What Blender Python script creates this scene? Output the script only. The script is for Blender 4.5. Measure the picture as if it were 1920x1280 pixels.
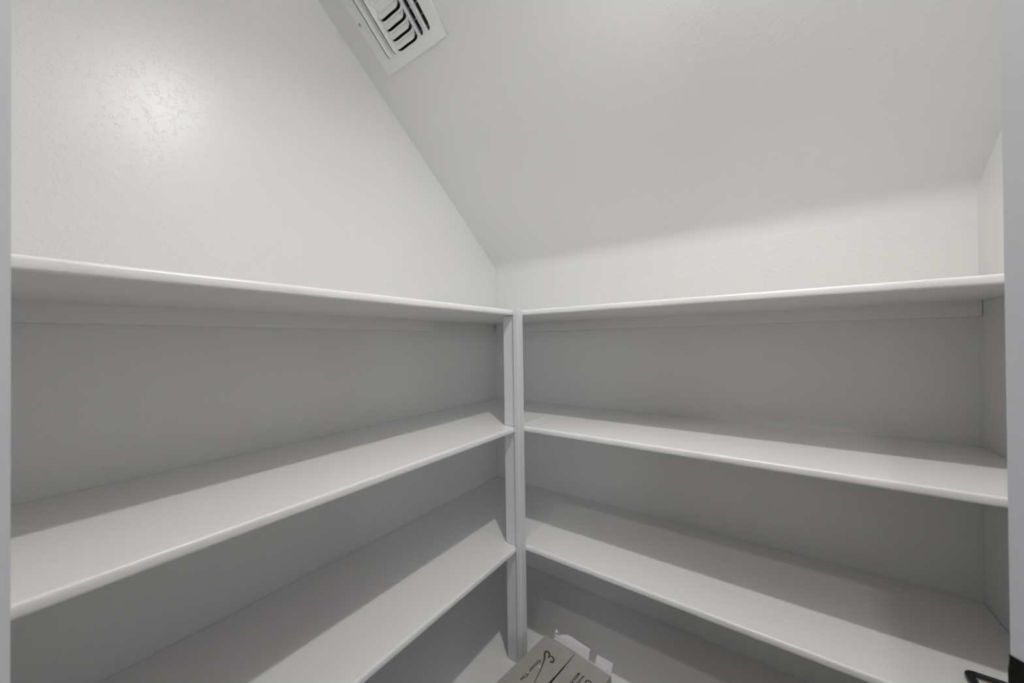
import bpy, bmesh, math, random
from mathutils import Vector, Matrix, noise
random.seed(4)
S = bpy.context.scene
for o in list(bpy.data.objects):
    bpy.data.objects.remove(o)

# ------------------------------------------------------------ camera, world, lights, exposure
HC, SL = 0.628, 0.794            # sloped ceiling: z = HC - SL*y
DL, DR = 0.413, 0.415            # depth of the left and right shelf runs
XR, YE = 1.490, 1.550            # right return wall x, left return wall -y
FLOOR = -0.96                    # z = 0 is the top of the second shelf
cam_d = bpy.data.cameras.new('camera')
cam = bpy.data.objects.new('camera', cam_d)
S.collection.objects.link(cam)
r = Vector((0.81596744, 0.57792079, -0.01430737)); u = Vector((0.01238503, 0.00726763, 0.99989689)); f = Vector((-0.57796518, 0.8160605, 0.00122742))
m = Matrix((r, u, -f)).transposed().to_4x4()
m.translation = Vector((1.0643, -1.3693, 0.27))
cam.matrix_world = m
cam_d.sensor_width = 36.0
cam_d.lens = 670.69 * 36.0 / 1920.0
cam_d.clip_start = 0.01
cam_d.dof.use_dof = True
cam_d.dof.focus_distance = 1.15
cam_d.dof.aperture_fstop = 9.0
S.camera = cam

w = bpy.data.worlds.new('kitchen_ambience')
S.world = w
w.use_nodes = True
bg = w.node_tree.nodes['Background']
bg.inputs[0].default_value = (0.90, 0.93, 1.0, 1)
bg.inputs[1].default_value = 0.40

MAIN_AROUND, MAIN_DOWN = 0.95, 6.0   # flush lamp on the pantry's sloped ceiling
FILL_WINDOW_W = 24.0                   # fill light at the added kitchen window
LAMP_R = 0.022
LAMP_COL = (1.0, 0.985, 0.955)
KITCHEN_W = 5.5                  # lamp in the kitchen behind the doorway
S.view_settings.view_transform = 'Standard'
S.view_settings.look = 'None'
S.view_settings.gamma = 1.0
S.view_settings.use_curve_mapping = False
S.view_settings.exposure = 0.0

# ------------------------------------------------------------ materials
def principled(name, col, rough=0.4, metal=0.0, spec=0.5):
    mt = bpy.data.materials.new(name)
    mt.use_nodes = True
    b = mt.node_tree.nodes['Principled BSDF']
    b.inputs['Base Color'].default_value = (*col, 1)
    b.inputs['Roughness'].default_value = rough
    b.inputs['Metallic'].default_value = metal
    b.inputs['Specular IOR Level'].default_value = spec
    return mt

def node(nt, kind, **kw):
    n = nt.nodes.new(kind)
    for k, v in kw.items():
        if k in n.inputs.keys():
            n.inputs[k].default_value = v
        else:
            setattr(n, k, v)
    return n

def mottle(mt, col, amount=0.04, scale=6.0):
    """slight unevenness of colour, as on any rolled paint or board"""
    nt = mt.node_tree
    b = nt.nodes['Principled BSDF']
    tc = node(nt, 'ShaderNodeTexCoord')
    nz = node(nt, 'ShaderNodeTexNoise', Scale=scale, Detail=3.0)
    nt.links.new(tc.outputs['Object'], nz.inputs['Vector'])
    mix = node(nt, 'ShaderNodeMix', data_type='RGBA')
    mix.inputs[6].default_value = (*[c * (1 - amount) for c in col], 1)
    mix.inputs[7].default_value = (*[min(1, c * (1 + amount)) for c in col], 1)
    nt.links.new(nz.outputs['Fac'], mix.inputs[0])
    nt.links.new(mix.outputs[2], b.inputs['Base Color'])
    return tc

def wall_paint(name, col, rough, strength):
    """knock-down plaster under semi-gloss paint: flat islands with thin rims and a fine orange peel"""
    mt = principled(name, col, rough, 0.0, 0.62)
    nt = mt.node_tree
    b = nt.nodes['Principled BSDF']
    tc = mottle(mt, col, 0.015, 2.0)
    n1 = node(nt, 'ShaderNodeTexNoise', Scale=62.0, Detail=2.5, Roughness=0.55, Distortion=0.6)
    n2 = node(nt, 'ShaderNodeTexNoise', Scale=160.0, Detail=2.0, Roughness=0.5)
    n3 = node(nt, 'ShaderNodeTexNoise', Scale=7.0, Detail=1.0)
    for n in (n1, n2, n3):
        nt.links.new(tc.outputs['Object'], n.inputs['Vector'])
    ramp = node(nt, 'ShaderNodeMapRange', interpolation_type='SMOOTHSTEP')
    ramp.inputs['From Min'].default_value = 0.555
    ramp.inputs['From Max'].default_value = 0.585
    nt.links.new(n1.outputs['Fac'], ramp.inputs['Value'])
    a = node(nt, 'ShaderNodeMath', operation='MULTIPLY_ADD')
    a.inputs[1].default_value = 0.35
    nt.links.new(n2.outputs['Fac'], a.inputs[0])
    nt.links.new(ramp.outputs['Result'], a.inputs[2])
    a2 = node(nt, 'ShaderNodeMath', operation='MULTIPLY_ADD')
    a2.inputs[1].default_value = 2.0
    nt.links.new(n3.outputs['Fac'], a2.inputs[0])
    nt.links.new(a.outputs[0], a2.inputs[2])
    bp = node(nt, 'ShaderNodeBump', Strength=strength, Distance=0.0007)
    nt.links.new(a2.outputs[0], bp.inputs['Height'])
    nt.links.new(bp.outputs['Normal'], b.inputs['Normal'])
    return mt

def board_paint(name, col, rough, strength=0.35):
    mt = principled(name, col, rough)
    nt = mt.node_tree
    b = nt.nodes['Principled BSDF']
    tc = mottle(mt, col, 0.015, 3.0)
    n1 = node(nt, 'ShaderNodeTexNoise', Scale=90.0, Detail=3.0)
    nt.links.new(tc.outputs['Object'], n1.inputs['Vector'])
    bp = node(nt, 'ShaderNodeBump', Strength=strength, Distance=0.0005)
    nt.links.new(n1.outputs['Fac'], bp.inputs['Height'])
    nt.links.new(bp.outputs['Normal'], b.inputs['Normal'])
    return mt

M_WALL = wall_paint('wall_paint', (0.886, 0.884, 0.872), 0.32, 0.44)
M_CEIL = wall_paint('ceiling_paint', (0.872, 0.872, 0.862), 0.5, 0.3)
M_SHELF = board_paint('shelf_paint', (0.925, 0.915, 0.908), 0.30)
M_TRIM = board_paint('trim_paint', (0.80, 0.795, 0.81), 0.32, 0.15)
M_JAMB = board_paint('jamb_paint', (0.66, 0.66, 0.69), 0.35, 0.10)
M_FLOOR = principled('floor_tile', (0.42, 0.40, 0.38), 0.45)
M_VENT = board_paint('vent_enamel', (0.93, 0.935, 0.94), 0.35, 0.05)
M_DUCT = principled('duct_metal', (0.26, 0.27, 0.28), 0.5, 0.1)
M_VANE = principled('vane_metal', (0.75, 0.77, 0.78), 0.5)
M_SCREW = principled('screw_enamel', (0.66, 0.66, 0.64), 0.35)
M_DARK = principled('screw_recess', (0.02, 0.02, 0.02), 0.6)
M_BRONZE = principled('oil_rubbed_bronze', (0.018, 0.017, 0.015), 0.42, 0.6)
M_CARD = principled('carton_board', (0.36, 0.35, 0.32), 0.8)
mottle(M_CARD, (0.36, 0.35, 0.32), 0.07, 45.0)
M_INK = principled('carton_ink_brown', (0.055, 0.045, 0.020), 0.8)
M_INK2 = principled('carton_ink_black', (0.02, 0.02, 0.02), 0.8)
M_INSIDE = principled('carton_inside', (0.06, 0.045, 0.035), 0.9)
M_PAPER = principled('white_paper', (0.80, 0.77, 0.79), 0.7)
M_PLASTIC = principled('dark_plastic', (0.016, 0.018, 0.016), 0.35)
M_TAN = principled('tan_liner', (0.30, 0.24, 0.19), 0.7)
M_CARDW = principled('white_card', (0.85, 0.84, 0.80), 0.6)
M_SPECK = principled('white_speck', (0.85, 0.85, 0.85), 0.4)
M_GLOW = bpy.data.materials.new('lamp_diffuser')
M_GLOW.use_nodes = True
nt = M_GLOW.node_tree
nt.nodes.remove(nt.nodes['Principled BSDF'])
em = nt.nodes.new('ShaderNodeEmission')
em.inputs[0].default_value = (1.0, 0.965, 0.92, 1)
nt.links.new(em.outputs[0], nt.nodes['Material Output'].inputs[0])

# ------------------------------------------------------------ helpers
def link(o, parent=None):
    S.collection.objects.link(o)
    if parent is not None:
        o.parent = parent
    return o

def mesh_obj(name, bm, mat, parent=None, smooth=False):
    me = bpy.data.meshes.new(name)
    bmesh.ops.recalc_face_normals(bm, faces=bm.faces)
    bm.to_mesh(me)
    bm.free()
    me.materials.append(mat)
    if smooth:
        for p in me.polygons:
            p.use_smooth = True
    return link(bpy.data.objects.new(name, me), parent)

def poly_obj(name, verts, faces, mat, parent=None, smooth=False, recalc=False):
    bm = bmesh.new()
    vs = [bm.verts.new(v) for v in verts]
    for fc in faces:
        bm.faces.new([vs[i] for i in fc])
    me = bpy.data.meshes.new(name)
    if recalc:
        bmesh.ops.recalc_face_normals(bm, faces=bm.faces)
    bm.to_mesh(me)
    bm.free()
    me.materials.append(mat)
    if smooth:
        for p in me.polygons:
            p.use_smooth = True
    return link(bpy.data.objects.new(name, me), parent)

def box_bm(bm, x0, x1, y0, y1, z0, z1, bev=0.0):
    vs = [bm.verts.new((x, y, z)) for x in (x0, x1) for y in (y0, y1) for z in (z0, z1)]
    fs = [bm.faces.new([vs[i] for i in q]) for q in ((0, 1, 3, 2), (4, 6, 7, 5), (0, 4, 5, 1), (2, 3, 7, 6), (0, 2, 6, 4), (1, 5, 7, 3))]
    if bev:
        es = list({e for fc in fs for e in fc.edges})
        bmesh.ops.bevel(bm, geom=es, offset=bev, segments=2, profile=0.6, affect='EDGES')
    return bm

def box(name, x0, x1, y0, y1, z0, z1, mat, parent=None, bev=0.0):
    return mesh_obj(name, box_bm(bmesh.new(), x0, x1, y0, y1, z0, z1, bev), mat, parent)

def empty(name, loc=(0, 0, 0)):
    o = bpy.data.objects.new(name, None)
    o.empty_display_size = 0.05
    o.location = loc
    return link(o)

def tag(o, label, cat, group=None):
    o['label'] = label
    o['category'] = cat
    if group:
        o['group'] = group
    return o

def struct(o, label=None):
    o['kind'] = 'structure'
    if label:
        o['label'] = label
    return o

def smoothline(pts, n=8):
    """Catmull-Rom through the points"""
    out = []
    P = [pts[0]] + list(pts) + [pts[-1]]
    for i in range(1, len(P) - 2):
        a, b, c, d = (Vector(q) for q in P[i - 1:i + 3])
        for k in range(n):
            t = k / n
            out.append(0.5 * ((2 * b) + (c - a) * t + (2 * a - 5 * b + 4 * c - d) * t * t + (3 * b - a - 3 * c + d) * t ** 3))
    out.append(Vector(pts[-1]))
    return out

# ------------------------------------------------------------ the setting
TW = 0.115                                   # wall thickness
def zc(y):
    return HC - SL * y
DIAG = -2.150                                # inner face of the door wall: y = x + DIAG
P_R = (XR, XR + DIAG)                        # where it meets the right return wall
P_L = (-YE - DIAG, -YE)                      # where it meets the left return wall
FIL = 0.035                                  # soft plaster corner between ceiling and right wall
CN = math.sqrt(1 + SL * SL)

# walls: slabs with thickness, faces inside the room at x = 0, y = 0, ...
def prism(name, pts, mat):                   # pts: (x, y, zlow, zhigh) around the footprint
    n = len(pts)
    vs = [(x, y, a) for x, y, a, b in pts] + [(x, y, b) for x, y, a, b in pts]
    fs = [tuple(range(n))[::-1], tuple(range(n, 2 * n))] + [(i, (i + 1) % n, n + (i + 1) % n, n + i) for i in range(n)]
    return poly_obj(name, vs, fs, mat, recalc=True)

struct(prism('wall_left', [(0, TW, FLOOR, zc(0)), (-TW, TW, FLOOR, zc(0)), (-TW, -YE - TW, FLOOR, zc(-YE)), (0, -YE - TW, FLOOR, zc(-YE))], M_WALL),
       'off-white textured wall behind the left shelves, rising to the slope')
struct(prism('wall_right', [(0, 0, FLOOR, HC - FIL), (XR, 0, FLOOR, HC - FIL), (XR, TW, FLOOR, HC - FIL), (0, TW, FLOOR, HC - FIL)], M_WALL),
       'off-white low wall behind the right shelves under the sloped ceiling')
struct(prism('wall_right_return', [(XR, TW, FLOOR, zc(0)), (XR, P_R[1], FLOOR, zc(P_R[1])), (XR + TW, P_R[1], FLOOR, zc(P_R[1])), (XR + TW, TW, FLOOR, zc(0))], M_WALL),
       'narrow off-white return wall at the end of the right shelves')
struct(prism('wall_left_return', [(0, -YE, FLOOR, zc(-YE)), (P_L[0], -YE, FLOOR, zc(-YE)), (P_L[0], -YE - TW, FLOOR, zc(-YE)), (0, -YE - TW, FLOOR, zc(-YE))], M_WALL))

# diagonal door wall, local frame: s along (1,1)/sqrt2, d outwards (towards the kitchen) along (1,-1)/sqrt2
Q2 = math.sqrt(0.5)
def dg(s, d, z):                             # s = 0 at the foot point (-DIAG/2, DIAG/2)
    return (-DIAG / 2 + Q2 * (s + d), DIAG / 2 + Q2 * (s - d), z)
def s_of(x, y):
    return Q2 * ((x + DIAG / 2) + (y - DIAG / 2))
SJL = s_of(0.7810, -1.3690)                  # inner edges of the two jambs
SJR = s_of(1.21166, -0.93884)
HEAD = FLOOR + 2.03
JT = 0.019
def dprism(name, s0, s1, d0, d1, z0, zf, mat, tilt=0.0):
    vs = []
    for s in (s0, s1):
        for d in (d0, d1):
            for k in (0, 1):
                x, y, _ = dg(s, d, 0)
                z = z0 if k == 0 else zf(s, d)
                vs.append(dg(s + tilt * (z - 0.27), d, z))
    fs = ((0, 1, 3, 2), (4, 6, 7, 5), (0, 4, 5, 1), (2, 3, 7, 6), (0, 2, 6, 4), (1, 5, 7, 3))
    return poly_obj(name, vs, fs, mat, recalc=True)
def ztop(s, d):
    return min(zc(dg(s, 0, 0)[1]), 1.95)
SL0, SR0 = s_of(*P_L), s_of(*P_R)
wf = bpy.data.objects.new('wall_front', None)
struct(link(wf), 'diagonal wall with the doorway the view looks through')
for a, b, z0 in ((SL0 - TW * 0.4, SJL - JT, FLOOR), (SJR + JT, SR0 + TW * 0.4, FLOOR), (SJL - JT, SJR + JT, HEAD + JT)):
    o = dprism('wall_panel', a, b, 0.0, TW, z0, ztop, M_WALL)
    o.parent = wf
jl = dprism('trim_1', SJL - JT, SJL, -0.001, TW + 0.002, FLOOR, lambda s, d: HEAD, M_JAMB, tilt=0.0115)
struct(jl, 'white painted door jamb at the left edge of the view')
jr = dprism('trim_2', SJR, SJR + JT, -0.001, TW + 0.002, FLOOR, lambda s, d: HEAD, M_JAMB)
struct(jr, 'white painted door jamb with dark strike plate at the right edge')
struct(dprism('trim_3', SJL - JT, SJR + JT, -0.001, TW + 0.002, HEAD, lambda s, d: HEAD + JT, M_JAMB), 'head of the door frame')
# strike plate let into the right jamb, its lip curling round the inner edge
def strike(parent):
    zt, zb = 0.0315, -0.026
    prof = [(SJR + 0.0008, -0.0018), (SJR - 0.0002, -0.0018), (SJR - 0.0009, -0.0012), (SJR - 0.0012, 0.002), (SJR - 0.0012, 0.030)]
    vs, fs = [], []
    nz = 10
    for k in range(nz + 1):
        z = zb + (zt - zb) * k / nz
        t = min(k, nz - k) / nz
        for i, (s, d) in enumerate(prof):
            dd = d
            if i < 3 and t < 0.12:                 # lip corners rounded off
                dd = d + 0.0006
            vs.append(dg(s, dd, z))
    n = len(prof)
    for k in range(nz):
        for i in range(n - 1):
            fs.append((k * n + i, k * n + i + 1, (k + 1) * n + i + 1, (k + 1) * n + i))
    o = poly_obj('strike_plate', vs, fs, M_BRONZE, parent, recalc=True)
    sm = o.modifiers.new('thickness', 'SOLIDIFY')
    sm.thickness = 0.0008
    sm.offset = 0
    o['label'] = 'dark bronze strike plate'
    # raised rim of the latch hole
    hv = [dg(SJR - 0.0024, d, z) for d, z in ((0.010, 0.022), (0.024, 0.022), (0.024, -0.010), (0.010, -0.010))]
    hb = [dg(SJR - 0.0012, d, z) for d, z in ((0.007, 0.027), (0.027, 0.027), (0.027, -0.015), (0.007, -0.015))]
    poly_obj('latch_rim', hv + hb, [(i, (i + 1) % 4, 4 + (i + 1) % 4, 4 + i) for i in range(4)], M_BRONZE, o)
strike(jr)

# floor (pantry and the kitchen in front of it)
struct(box('floor', -TW, 5.0, -5.0, TW, FLOOR - 0.05, FLOOR, M_FLOOR), 'floor of the pantry and the kitchen in front of it')

# sloped ceiling with the opening for the supply vent and a soft corner to the right wall
VU, VV, HU, HV = 0.2135, 0.959, 0.1315, 0.1365       # vent centre along x / up the slope, half sizes
OU, OV = 0.112, 0.116                                # half size of the duct opening
def cpt(uu, vv, ww=0.0):                             # ceiling coordinates -> world
    return (uu, -vv / CN - ww * SL / CN, HC + SL * vv / CN - ww / CN)
bm = bmesh.new()
us = [0.0, VU - OU, VU + OU, XR]
v0, va, vb, ve = FIL, VV - OV, VV + OV, YE * CN
def cv(uu, vv):
    return bm.verts.new(cpt(uu, vv))
def xd(vv):                                          # where the door wall cuts the ceiling
    return min(XR, -vv / CN - DIAG)
g0 = [cv(x, v0) for x in us]
ga = [cv(x, va) for x in us[:3]] + [cv(xd(va), va)]
gb = [cv(x, vb) for x in us[:3]] + [cv(xd(vb), vb)]
ge = [cv(x, ve) for x in us[:3]] + [cv(xd(ve), ve)]
for lo, hi, skip in ((g0, ga, None), (ga, gb, 1), (gb, ge, None)):
    for i in range(3):
        if i != skip:
            bm.faces.new([lo[i], lo[i + 1], hi[i + 1], hi[i]])
# fillet: circle tangent to wall (y=0) and ceiling
pa, pc, pb = Vector((0, HC - FIL)), Vector((0, HC)), Vector((-FIL / CN, HC + SL * FIL / CN))
NS = 8
rows = []
for k in range(NS + 1):
    t = k / NS
    q = pa * (1 - t) ** 2 + pc * 2 * t * (1 - t) + pb * t * t
    rows.append([g0[i] if k == NS else bm.verts.new((us[i], q.x, q.y)) for i in range(4)])
for k in range(NS):
    for i in range(3):
        bm.faces.new([rows[k][i], rows[k][i + 1], rows[k + 1][i + 1], rows[k + 1][i]])
me = bpy.data.meshes.new('ceiling')
bmesh.ops.recalc_face_normals(bm, faces=bm.faces)
bm.to_mesh(me)
bm.free()
me.materials.append(M_CEIL)
for p in me.polygons:
    p.use_smooth = True
ceil = struct(link(bpy.data.objects.new('ceiling', me)), 'off-white sloped ceiling under the stairs')

# ------------------------------------------------------------ shelves
T = 0.0180
Z1, Z2, Z3, Z4 = 0.372, 0.0, -0.380, -0.755
def shelf(name, axis, z, label, seed):
    """board with a rounded, thickly painted front edge. axis 'y': left run, axis 'x': right run"""
    R = T / 2
    NP = 13
    if axis == 'y':
        depth, a0, a1 = DL, -YE + 0.001, -DR - 0.0003
    else:
        depth, a0, a1 = DR, 0.001, XR - 0.001
    nseg = 150
    verts, faces = [], []
    n = 0
    for k in range(nseg + 1):
        a = a0 + (a1 - a0) * k / nseg
        ring = []
        square = (axis == 'x' and a < DL + 0.010)
        for i in range(NP):
            an = math.pi / 2 - math.pi * i / (NP - 1)
            wob = 0.0 if square else noise.noise(Vector((a * 16, an * 0.9, seed * 7.3))) * 0.0005 + noise.noise(Vector((a * 55, an * 1.6, seed * 3.1))) * 0.00025
            ca, sa = math.cos(an), math.sin(an)
            EX = 0.62                                   # eased edge: flatter face than a half round
            d = depth - 0.0070 + (0.0070 + wob) * abs(ca) ** EX
            if square:
                d = depth - 0.0003
            zz = z - R + (R * math.copysign(abs(sa) ** EX, sa) if not square else R * (1 - 2 * i / (NP - 1)))
            ring.append((d, zz))
        ring = [(0.0008, z)] + ring + [(0.0008, z - T)]
        n = len(ring)
        for d, zz in ring:
            verts.append((d, a, zz) if axis == 'y' else (a, -d, zz))
    for k in range(nseg):
        for i in range(n):
            j = (i + 1) % n
            faces.append((k * n + i, k * n + j, (k + 1) * n + j, (k + 1) * n + i))
    faces.append(tuple(range(n)))
    faces.append(tuple(range(nseg * n, nseg * n + n)))
    root = empty(name, (DL / 2, (a0 + a1) / 2, z - T) if axis == 'y' else ((a0 + a1) / 2, -DR / 2, z - T))
    o = poly_obj('board', verts, faces, M_SHELF, None, smooth=True, recalc=True)
    md = o.modifiers.new('flat_faces', 'EDGE_SPLIT')
    md.split_angle = math.radians(40)
    o.parent = root
    o.matrix_parent_inverse = Matrix.Translation(-root.location)
    c = 0.019
    if axis == 'y':
        cl = box('cleat', 0.0008, c, a0, a1 - 0.001, z - T - 0.038, z - T - 0.00005, M_SHELF, None, 0.0)
    else:
        cl = box('cleat', c + 0.002, a1, -c, -0.0008, z - T - 0.038, z - T - 0.00005, M_SHELF, None, 0.0)
    cl.parent = root
    cl.matrix_parent_inverse = Matrix.Translation(-root.location)
    return tag(root, label, 'shelf', 'painted pantry shelves')

LEVEL = ('top', 'second', 'third', 'bottom')
sh = {}
for k, (z, lab) in enumerate(((Z1, 'white painted shelf with rounded lip, uppermost on the left wall'),
                              (Z2, 'white painted shelf on the left wall, second from the top'),
                              (Z3, 'white painted shelf on the left wall, third from the top'),
                              (Z4, 'white painted shelf on the left wall, lowest, beside the carton'))):
    sh['L', k] = shelf('shelf', 'y', z, lab, k + 1)
for k, (z, lab) in enumerate(((Z1, 'white painted shelf with rounded lip, uppermost on the right wall'),
                              (Z2, 'white painted shelf on the right wall, second from the top'),
                              (Z3, 'white painted shelf on the right wall, third from top, holding the dark tray'),
                              (Z4, 'white painted shelf on the right wall, lowest, behind the carton'))):
    sh['R', k] = shelf('shelf', 'x', z, lab, k + 11)

# dried paint drip below the third right shelf, close to the post
bm = bmesh.new()
bmesh.ops.create_icosphere(bm, subdivisions=2, radius=0.0022)
for v in bm.verts:
    v.co.z *= 1.3
o = mesh_obj('paint_drip', bm, M_SPECK, None, True)
o.location = (0.4560, -DR + 0.006, Z3 - T - 0.001)
o.parent = sh['R', 2]
o.matrix_parent_inverse = Matrix.Translation(-sh['R', 2].location)

# ------------------------------------------------------------ corner post
post = empty('corner_post', (0.42, -0.43, FLOOR))
def post_part(name, *a, bev=0.0):
    o = box(name, *a, M_TRIM, None, bev)
    o.parent = post
    o.matrix_parent_inverse = Matrix.Translation(-post.location)
    return o
post_part('upright', DL + 0.0008, DL + 0.0195, -0.4460, -DR - 0.0006, FLOOR + 0.0005, Z1 + 0.003, bev=0.0025)
for za, zb in ((Z2, Z1), (Z3, Z2), (Z4, Z3), (FLOOR + 0.0005, Z4)):
    post_part('spacer', 0.3700, DL - 0.0006, -0.4370, -DR - 0.0012, za + 0.0012, zb - T - 0.0012, bev=0.0008)
tag(post, 'white painted wooden post where the two shelf runs meet', 'post')

# ------------------------------------------------------------ supply vent in the ceiling
vent = empty('ceiling_vent')
vn = Matrix(((1, 0, 0), (0, -1 / CN, -SL / CN), (0, SL / CN, -1 / CN))).to_4x4()
vn.translation = Vector(cpt(VU, VV, 0.0006))
vent.matrix_world = vn
TH = 0.0070
HOLE = 0.0075
def louver_path(kind, c, sg):
    """points of an opening edge and its outward direction (towards the opening)"""
    if kind == 'mid':
        pts = [(-0.046, 0.013), (-0.0415, 0.004), (-0.032, 0.0), (0.0, 0.0), (0.028, 0.0), (0.0375, 0.004), (0.042, 0.014)]
        path = smoothline(pts, 5)
        path = [Vector((p.x, c + p.y * sg)) for p in path]
        out = Vector((0, -sg))
    else:
        path = smoothline([(c, -0.104), (c, -0.05), (c, 0.0), (c, 0.05), (c, 0.104)], 6)
        out = Vector((sg, 0))
    return path, out
def normals(path, out):
    ns = []
    for i, p in enumerate(path):
        t = (path[min(i + 1, len(path) - 1)] - path[max(i - 1, 0)]).normalized()
        n = Vector((t.y, -t.x))
        if n.dot(out) < 0:
            n = -n
        ns.append(n)
    return ns
louvers = []
for sg in (1, -1):
    for c in (-0.0985, -0.0735, -0.0485, -0.0235):
        louvers.append(('mid', c * sg, sg))
    for c in (0.0570, 0.0855):
        louvers.append(('side', c * sg, sg))
cu = bpy.data.curves.new('plate_outline', 'CURVE')
cu.dimensions = '2D'
cu.fill_mode = 'BOTH'
cu.extrude = TH / 2
def spline(pts):
    sp = cu.splines.new('POLY')
    sp.points.add(len(pts) - 1)
    for q, p in zip(sp.points, pts):
        q.co = (p[0], p[1], 0, 1)
    sp.use_cyclic_u = True
spline([(-HU, -HV), (HU, -HV), (HU, HV), (-HU, HV)])
data = []
for kind, c, sg in louvers:
    path, out = louver_path(kind, c, sg)
    ns = normals(path, out)
    n = len(path)
    hole = []
    wid = []
    for i in range(n):
        t = min(i, n - 1 - i) / (n - 1)
        wid.append(min(1.0, 0.12 + t * 6.0) if kind == 'mid' else min(1.0, 0.35 + t * 12.0))
    spline([p + nn * (HOLE * 0.85 if kind == 'mid' else 0.0105) * wd for p, nn, wd in zip(path, ns, wid)] + [p - nn * 0.004 for p, nn in reversed(list(zip(path, ns)))])
    data.append((path, ns, wid))
co = bpy.data.objects.new('plate_outline', cu)
S.collection.objects.link(co)
bpy.context.view_layer.update()
dg_ = bpy.context.evaluated_depsgraph_get()
pm = bpy.data.meshes.new_from_object(co.evaluated_get(dg_))
bpy.data.objects.remove(co)
pm.materials.clear()
pm.materials.append(M_VENT)
pl = bpy.data.objects.new('face_plate', pm)
link(pl, vent)
pl.location = (0, 0, TH / 2)
for (kind, c, sg), (path, ns, wid) in zip(louvers, data):
    prof = [(-0.0150, 0.0), (-0.0115, 0.0012), (-0.0070, 0.0040), (-0.0030, 0.0064), (0.0, 0.0072), (0.0004, 0.0060), (-0.0030, 0.0050), (-0.0070, 0.0026)]
    if kind == 'side':
        prof = [(a * 1.05, b * 1.25) for a, b in prof]
    vs, fs = [], []
    k = len(prof)
    for p, nn, wd in zip(path, ns, wid):
        for a, b in prof:
            q = p + nn * (a * (0.55 + 0.45 * wd))
            vs.append((q.x, q.y, TH - 0.0004 + b * wd))
    for i in range(len(path) - 1):
        for j in range(k):
            j2 = (j + 1) % k
            fs.append((i * k + j, i * k + j2, (i + 1) * k + j2, (i + 1) * k + j))
    fs.append(tuple(range(k)))
    fs.append(tuple(range((len(path) - 1) * k, len(path) * k)))
    o = poly_obj('louver', vs, fs, M_VENT, vent, smooth=True, recalc=True)
# duct boot behind the plate (open towards the room) and the damper vanes inside it
D0, D1 = -0.16, -0.0012
a, b = OU - 0.002, OV - 0.002
vs = [(x, y, z) for z in (D1, D0) for x, y in ((-a, -b), (a, -b), (a, b), (-a, b))]
poly_obj('duct', vs, [(0, 1, 5, 4), (1, 2, 6, 5), (2, 3, 7, 6), (3, 0, 4, 7), (4, 5, 6, 7)], M_DUCT, vent)
for k in range(8):
    y = -0.094 + k * 0.0265
    box('damper_vane', -a + 0.004, a - 0.004, y - 0.0008, y + 0.0008, -0.022, -0.004, M_VANE, vent)
for sx in (-1, 1):
    bm = bmesh.new()
    bmesh.ops.create_cone(bm, cap_ends=True, segments=20, radius1=0.0052, radius2=0.0036, depth=0.0016)
    sc = mesh_obj('screw', bm, M_SCREW, vent)
    sc.location = (sx * 0.1220, 0.0, TH + 0.0007)
    bm = bmesh.new()
    box_bm(bm, -0.0020, 0.0020, -0.0006, 0.0006, 0.0006, 0.0012)
    box_bm(bm, -0.0006, 0.0006, -0.0020, 0.0020, 0.0006, 0.0012)
    rc = mesh_obj('cross_recess', bm, M_DARK, sc)
    rc.rotation_euler.z = 0.5
tag(vent, 'white stamped metal supply vent on the sloped ceiling', 'vent')

# ------------------------------------------------------------ lamp on the pantry ceiling (above the frame)
def mat_glow(strength):
    g = M_GLOW.copy()
    g.node_tree.nodes['Emission'].inputs[1].default_value = strength
    return g
def dome_lamp(name, mat_w, loc, rad, drop, around, downward, label, lr=LAMP_R):
    """flush ceiling lamp: white pan, shallow glowing dome; light leaves it all round and, more strongly, downwards"""
    root = empty(name)
    mw = mat_w.copy()
    mw.translation = Vector(loc)
    root.matrix_world = mw
    def lathe(nm, prof, mat):
        n1 = 40
        vs = [(rr * math.cos(2 * math.pi * k / n1), rr * math.sin(2 * math.pi * k / n1), z) for rr, z in prof for k in range(n1)]
        fs = [(i * n1 + k, i * n1 + (k + 1) % n1, (i + 1) * n1 + (k + 1) % n1, (i + 1) * n1 + k) for i in range(len(prof) - 1) for k in range(n1)]
        fs += [tuple(range(n1))[::-1], tuple(range((len(prof) - 1) * n1, len(prof) * n1))]
        return poly_obj(nm, vs, fs, mat, root, smooth=True, recalc=True)
    lathe('pan', [(rad * 1.15, 0.0004), (rad * 1.15, 0.010), (rad * 1.04, 0.016), (rad * 1.02, 0.016)], M_TRIM)
    lathe('diffuser', [(rad, 0.0165)] + [(max(0.001, rad * math.cos(t)), 0.0165 + (drop - 0.0165) * math.sin(t)) for t in (0.25, 0.5, 0.75, 1.0, 1.25, 1.45, 1.57)], mat_glow(0.6))
    for kind, energy in (('POINT', around), ('AREA', downward)):
        if energy <= 0:
            continue
        ld = bpy.data.lights.new('lamp_light', kind)
        ld.energy = energy
        ld.color = LAMP_COL
        if kind == 'POINT':
            ld.shadow_soft_size = lr
        else:
            ld.shape = 'DISK'
            ld.size = lr * 2
            ld.spread = math.radians(151)
        lo = bpy.data.objects.new('lamp_light', ld)
        link(lo, root)
        lo.matrix_parent_inverse = mw.inverted()
        lo.location = Vector(loc) + mw.to_3x3() @ Vector((0, 0, drop + lr + 0.004))
    return tag(root, label, 'lamp')
dome_lamp('ceiling_lamp', vn, cpt(1.040, 0.942 * CN, 0.0008), 0.065, 0.024, MAIN_AROUND, MAIN_DOWN, 'round white dome lamp on the sloped ceiling')
down = Matrix(((1, 0, 0), (0, -1, 0), (0, 0, -1))).to_4x4()
struct(box('ceiling_kitchen', 0.75, 3.2, -4.0, -1.85, 1.80, 1.84, M_CEIL))
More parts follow.
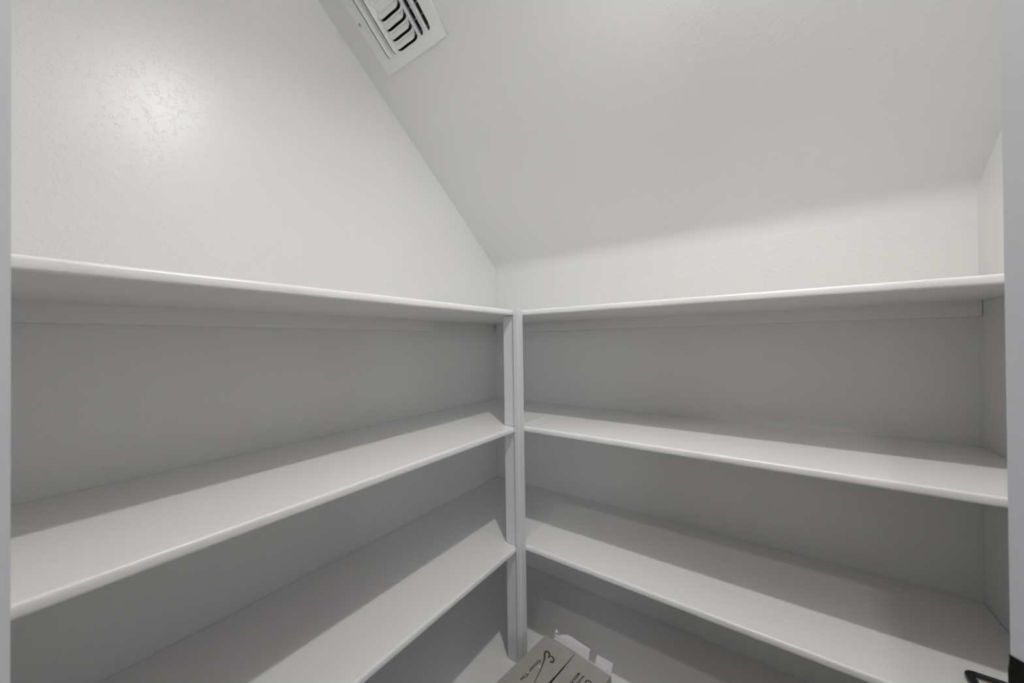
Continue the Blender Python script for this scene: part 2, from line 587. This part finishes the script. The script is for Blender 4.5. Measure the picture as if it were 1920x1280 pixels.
dome_lamp('ceiling_lamp', down, (1.107, -2.03, 1.7992), 0.07, 0.04, 0.0, KITCHEN_W, 'round dome lamp on the kitchen ceiling behind the doorway', 0.05)

# ------------------------------------------------------------ added kitchen window far behind the doorway, fills the corner with light
WX0, WX1, WZ0, WZ1, WY = 2.60, 4.40, 0.25, 1.25, -4.00
kw = bmesh.new()
for a in ((-0.6, WX0, FLOOR, 1.80), (WX1, 5.0, FLOOR, 1.80), (WX0, WX1, FLOOR, WZ0), (WX0, WX1, WZ1, 1.80)):
    box_bm(kw, a[0], a[1], WY - 0.12, WY, a[2], a[3])
struct(mesh_obj('wall_kitchen', kw, M_WALL))
wn = struct(empty('fill_window', ((WX0 + WX1) / 2, WY - 0.06, WZ0)), 'added kitchen window behind the viewer, fill light for the corner')
def wpart(name, *a):
    o = box(name, *a, M_TRIM)
    o.parent = wn
    o.matrix_parent_inverse = Matrix.Translation(-wn.location)
for a, b in ((WX0 + 0.001, WX0 + 0.04), (WX1 - 0.04, WX1 - 0.001), ((WX0 + WX1) / 2 - 0.02, (WX0 + WX1) / 2 + 0.02)):
    wpart('fill_window_stile', a, b, WY - 0.09, WY - 0.04, WZ0 + 0.041, WZ1 - 0.041)
for a, b in ((WZ0 + 0.001, WZ0 + 0.04), (WZ1 - 0.04, WZ1 - 0.001)):
    wpart('fill_window_rail', WX0 + 0.001, WX1 - 0.001, WY - 0.09, WY - 0.04, a, b)
ld = bpy.data.lights.new('corner_fill', 'AREA')  # unseen area light in the added window, brightens the shelf corner
ld.shape = 'RECTANGLE'
ld.size, ld.size_y = WX1 - WX0 - 0.08, WZ1 - WZ0 - 0.08
ld.energy = FILL_WINDOW_W
ld.color = (0.90, 0.95, 1.0)
lo = link(bpy.data.objects.new('corner_fill', ld))
lo.location = ((WX0 + WX1) / 2, WY - 0.03, (WZ0 + WZ1) / 2)
lo.rotation_euler = (math.pi / 2, 0, 0)

# ------------------------------------------------------------ tile carton on the floor in front of the post
A = Vector((0.50605, -0.42550, Z4 + 0.13))
e1 = Vector((math.cos(math.radians(-4.83)), math.sin(math.radians(-4.83)), 0))
e2 = Vector((math.cos(math.radians(-98.3)), math.sin(math.radians(-98.3)), 0))
BW, BD, BH = 0.212, 0.300, A.z - FLOOR - 0.0005
carton = empty('tile_carton', (A + e1 * BW / 2 + e2 * BD / 2 - Vector((0, 0, BH))))
SK = 0.0645
def cp(uu, vv, zz=0.0):                        # skewed carton coordinates (u along back edge, v towards the doorway)
    return A + e1 * uu + e2 * vv + Vector((0, 0, zz))
def cadd(o):
    o.parent = carton
    o.matrix_parent_inverse = Matrix.Translation(-carton.location)
    return o
def cslab(name, quad, zt, th, mat, z2=None):
    """thin board from four (u, v) corners; zt top heights per corner"""
    n = len(quad)
    vs = [cp(q[0], q[1], zt[i]) for i, q in enumerate(quad)] + [cp(q[0], q[1], zt[i] - th) for i, q in enumerate(quad)]
    fs = [tuple(range(n)), tuple(range(n, 2 * n))[::-1]] + [(i, (i + 1) % n, n + (i + 1) % n, n + i) for i in range(n)]
    return cadd(poly_obj(name, vs, fs, mat, recalc=True))
w4 = 0.004
body = bmesh.new()
def cwall(u0, u1, v0, v1):
    vs = [body.verts.new(cp(x, y, z)) for x in (u0, u1) for y in (v0, v1) for z in (-BH, -0.0035)]
    for q in ((0, 1, 3, 2), (4, 6, 7, 5), (0, 4, 5, 1), (2, 3, 7, 6), (0, 2, 6, 4), (1, 5, 7, 3)):
        body.faces.new([vs[i] for i in q])
cwall(0, BW, 0, w4); cwall(0, BW, BD - w4, BD); cwall(0, w4, w4, BD - w4); cwall(BW - w4, BW, w4, BD - w4)
cadd(mesh_obj('body', body, M_CARD))
cslab('bottom', [(w4, w4), (BW - w4, w4), (BW - w4, BD - w4), (w4, BD - w4)], [-BH + 0.004] * 4, 0.0035, M_CARD)
cslab('inner_sheet', [(w4 * 1.2, w4 * 1.2), (BW - w4 * 1.2, w4 * 1.2), (BW - w4 * 1.2, BD - w4 * 1.2), (w4 * 1.2, BD - w4 * 1.2)], [-0.012] * 4, 0.002, M_INSIDE)  # dark brown sheet just below the flaps, seen through the slit
# two top flaps meeting in a ragged slit that opens towards the doorway
def slit(side):
    pts = []
    n = 26
    for i in range(n + 1):
        v = BD * i / n
        g = 0.0007 + 0.0020 * min(1, v / 0.13)
        c = 0.1030 + 0.0012 * math.sin(v * 22)
        j = noise.noise(Vector((v * 120, side * 3.3, 0))) * 0.0007
        pts.append((c + side * g + j, v))
    return pts
ls = slit(-1)
cslab('flap', [(0.0, 0.0)] + [(u_, v_) for u_, v_ in ls] + [(0.0, BD)], [0.0] + [0.0012] * len(ls) + [0.0], 0.003, M_CARD)
rs = slit(1)
cslab('flap', [(BW, 0.0), (BW, BD)] + [(u_, v_) for u_, v_ in reversed(rs)], [0.0, 0.0] + [0.0002] * len(rs), 0.003, M_CARD)

# torn white paper standing up along the back edge
def torn(pts, lean, name='torn_paper'):
    n = len(pts)
    vs = []
    for off in (0.0, 0.0005):
        for uu, hh in pts:
            k = hh / 0.03
            vs.append(cp(uu, -0.0008 - off - lean * k * k, hh + 0.0006))
    fs = [tuple(range(n)), tuple(range(n, 2 * n))[::-1]] + [(i, (i + 1) % n, n + (i + 1) % n, n + i) for i in range(n)]
    return cadd(poly_obj(name, vs, fs, M_PAPER, recalc=True))
t1 = torn([(0.0294, 0.002), (0.0303, 0.0172), (0.0445, 0.0200), (0.0594, 0.0275), (0.0720, 0.0335), (0.0860, 0.0349), (0.1060, 0.0338), (0.1280, 0.0327), (0.1491, 0.0317), (0.1460, 0.0265), (0.1455, 0.015), (0.1440, 0.002)], 0.004)
t2 = torn([(0.1632, 0.0017), (0.1655, 0.015), (0.1688, 0.0287), (0.1930, 0.0294), (0.2150, 0.0297), (0.2132, 0.015), (0.2108, 0.0018)], 0.005)
t3 = torn([(0.0310, 0.0215), (0.0337, 0.0310), (0.0410, 0.0270), (0.0443, 0.0245), (0.0380, 0.0232)], 0.006)
def paper_mark(a, b, wd):
    q = [(a[0], a[1]), (b[0], b[1]), (b[0], b[1] + wd), (a[0], a[1] + wd * 1.4)]
    vs = [cp(x, 0.0004 - 0.0045 * (h / 0.03) ** 2 + 0.0002, h) for x, h in q]
    return cadd(poly_obj('dark_mark', vs, [(0, 1, 2, 3)], M_INK2))  # small near-black quad on the torn paper
paper_mark((0.0325, 0.0130), (0.0362, 0.0105), 0.0022)
paper_mark((0.0415, 0.0105), (0.0432, 0.0100), 0.0016)
paper_mark((0.1995, 0.0062), (0.2010, 0.0058), 0.0014)

# printing on the flaps
def zt_left(uu):
    return 0.0012 * max(0, min(1, uu / 0.1)) + 0.0003
def ribbon(name, pts, widths, mat):
    P = smoothline([(a, b) for a, b in pts], 7)
    Wd = smoothline([(a, 0) for a in widths], 7)
    vs, fs = [], []
    for i, q in enumerate(P):
        t = (P[min(i + 1, len(P) - 1)] - P[max(i - 1, 0)]).normalized()
        nn = Vector((-t.y, t.x)) * max(0.0003, Wd[i].x) * 0.5
        for s in (1, -1):
            z = q + nn * s
            vs.append(cp(z.x, z.y, zt_left(z.x)))
    for i in range(len(P) - 1):
        fs.append((2 * i, 2 * i + 1, 2 * i + 3, 2 * i + 2))
    return cadd(poly_obj(name, vs, fs, mat, recalc=False))
raw = [(0.0700, 0.1750), (0.0642, 0.1444), (0.0592, 0.1200), (0.0530, 0.0952), (0.0446, 0.0707), (0.0358, 0.0570), (0.0350, 0.0475), (0.0430, 0.0470), (0.0492, 0.0522), (0.0516, 0.0592), (0.0505, 0.0640)]
ribbon('logo', [(a + SK * b, b) for a, b in raw], [0.0014, 0.0016, 0.0020, 0.0028, 0.0044, 0.0054, 0.0056, 0.0052, 0.0046, 0.0034, 0.0018], M_INK)
raw = [(0.0512, 0.0612), (0.0545, 0.0525), (0.0633, 0.0535), (0.0688, 0.0604), (0.0682, 0.0672), (0.0618, 0.0664)]
ribbon('logo', [(a + SK * b, b) for a, b in raw], [0.0020, 0.0038, 0.0044, 0.0048, 0.0052, 0.0056], M_INK)
def lettering(body_txt, uu, vv, length, height, mat, zfun=zt_left, bold=0.0):
    cu = bpy.data.curves.new('lettering', 'FONT')
    cu.body = body_txt
    cu.resolution_u = 3
    cu.offset = bold
    ob = bpy.data.objects.new('lettering', cu)
    S.collection.objects.link(ob)
    bpy.context.view_layer.update()
    mm = bpy.data.meshes.new_from_object(ob.evaluated_get(bpy.context.evaluated_depsgraph_get()))
    bpy.data.objects.remove(ob)
    x0 = min(v.co.x for v in mm.vertices); x1 = max(v.co.x for v in mm.vertices)
    hh = 0.70
    for v in mm.vertices:
        a = (v.co.x - x0) / (x1 - x0) * length
        b = v.co.y / hh * height
        uq, vq = uu + b, vv + a                # read towards the doorway, tops of the letters to the right
        v.co = cp(uq, vq, zfun(uq))
    mm.materials.clear()
    mm.materials.append(mat)
    return cadd(link(bpy.data.objects.new('lettering', mm)))
lettering('Emser Tile', 0.0392, 0.0830, 0.0800, 0.0090, M_INK, bold=0.022)
flat = lambda uu: 0.0008
lettering('MADE IN', 0.1420, 0.0470, 0.0400, 0.0070, M_INK2, flat, 0.015)
lettering('Nominal', 0.1560, 0.0475, 0.0330, 0.0062, M_INK2, flat, 0.012)
lettering('O', 0.1700, 0.0490, 0.0150, 0.0160, M_INK2, flat, 0.02)
bm = bmesh.new()
bmesh.ops.create_icosphere(bm, subdivisions=2, radius=0.0022)
for v in bm.verts:
    v.co.z *= 0.4
    v.co = v.co + cp(0.0474 + SK * 0.1006, 0.1006, 0.0014)
cadd(mesh_obj('white_speck', bm, M_SPECK, None, True))
tag(carton, 'grey cardboard tile carton with torn white paper, standing before the post', 'carton')

# ------------------------------------------------------------ small dark tray on the third right shelf
tray = empty('tray', (1.411, -0.352, Z3))
def rrect(hx, hy, rad, n=6):
    out = []
    for cx, cy, a0 in ((hx - rad, hy - rad, 0), (-hx + rad, hy - rad, 90), (-hx + rad, -hy + rad, 180), (hx - rad, -hy + rad, 270)):
        for k in range(n + 1):
            a = math.radians(a0 + 90 * k / n)
            out.append((cx + rad * math.cos(a), cy + rad * math.sin(a)))
    return out
rings = [(0.0430, 0.0400, 0.0125, 0.0006), (0.0455, 0.0425, 0.0140, 0.0040), (0.0458, 0.0428, 0.0140, 0.0090), (0.0445, 0.0415, 0.0130, 0.0112),
         (0.0385, 0.0385, 0.0100, 0.0115), (0.0335, 0.0360, 0.0060, 0.0085), (0.0312, 0.0345, 0.0030, 0.0030)]
vs, fs = [], []
for hx, hy, rad, z in rings:
    vs += [(x, y, z) for x, y in rrect(hx, hy, rad)]
n = len(vs) // len(rings)
for k in range(len(rings) - 1):
    for i in range(n):
        fs.append((k * n + i, k * n + (i + 1) % n, (k + 1) * n + (i + 1) % n, (k + 1) * n + i))
fs.append(tuple(range(n))[::-1])
fs.append(tuple(range((len(rings) - 1) * n, len(rings) * n)))
poly_obj('rim', vs, fs, M_PLASTIC, tray, smooth=True, recalc=True)
box('liner', -0.0308, 0.0308, -0.0340, 0.0340, 0.0034, 0.0050, M_TAN, tray)
tag(tray, 'small dark rounded tray lying on the third right shelf beside the jamb', 'tray')
card = empty('paper_card', (1.411, -0.352, Z3 + 0.0052))
box('card', -0.0304, 0.0270, -0.0330, 0.0262, 0.0, 0.0012, M_CARDW, card)
box('printed_stripe', -0.0285, 0.0240, 0.0190, 0.0222, 0.0013, 0.00145, M_INK2, card)
tag(card, 'white card with a dark stripe lying inside the small dark tray', 'card')
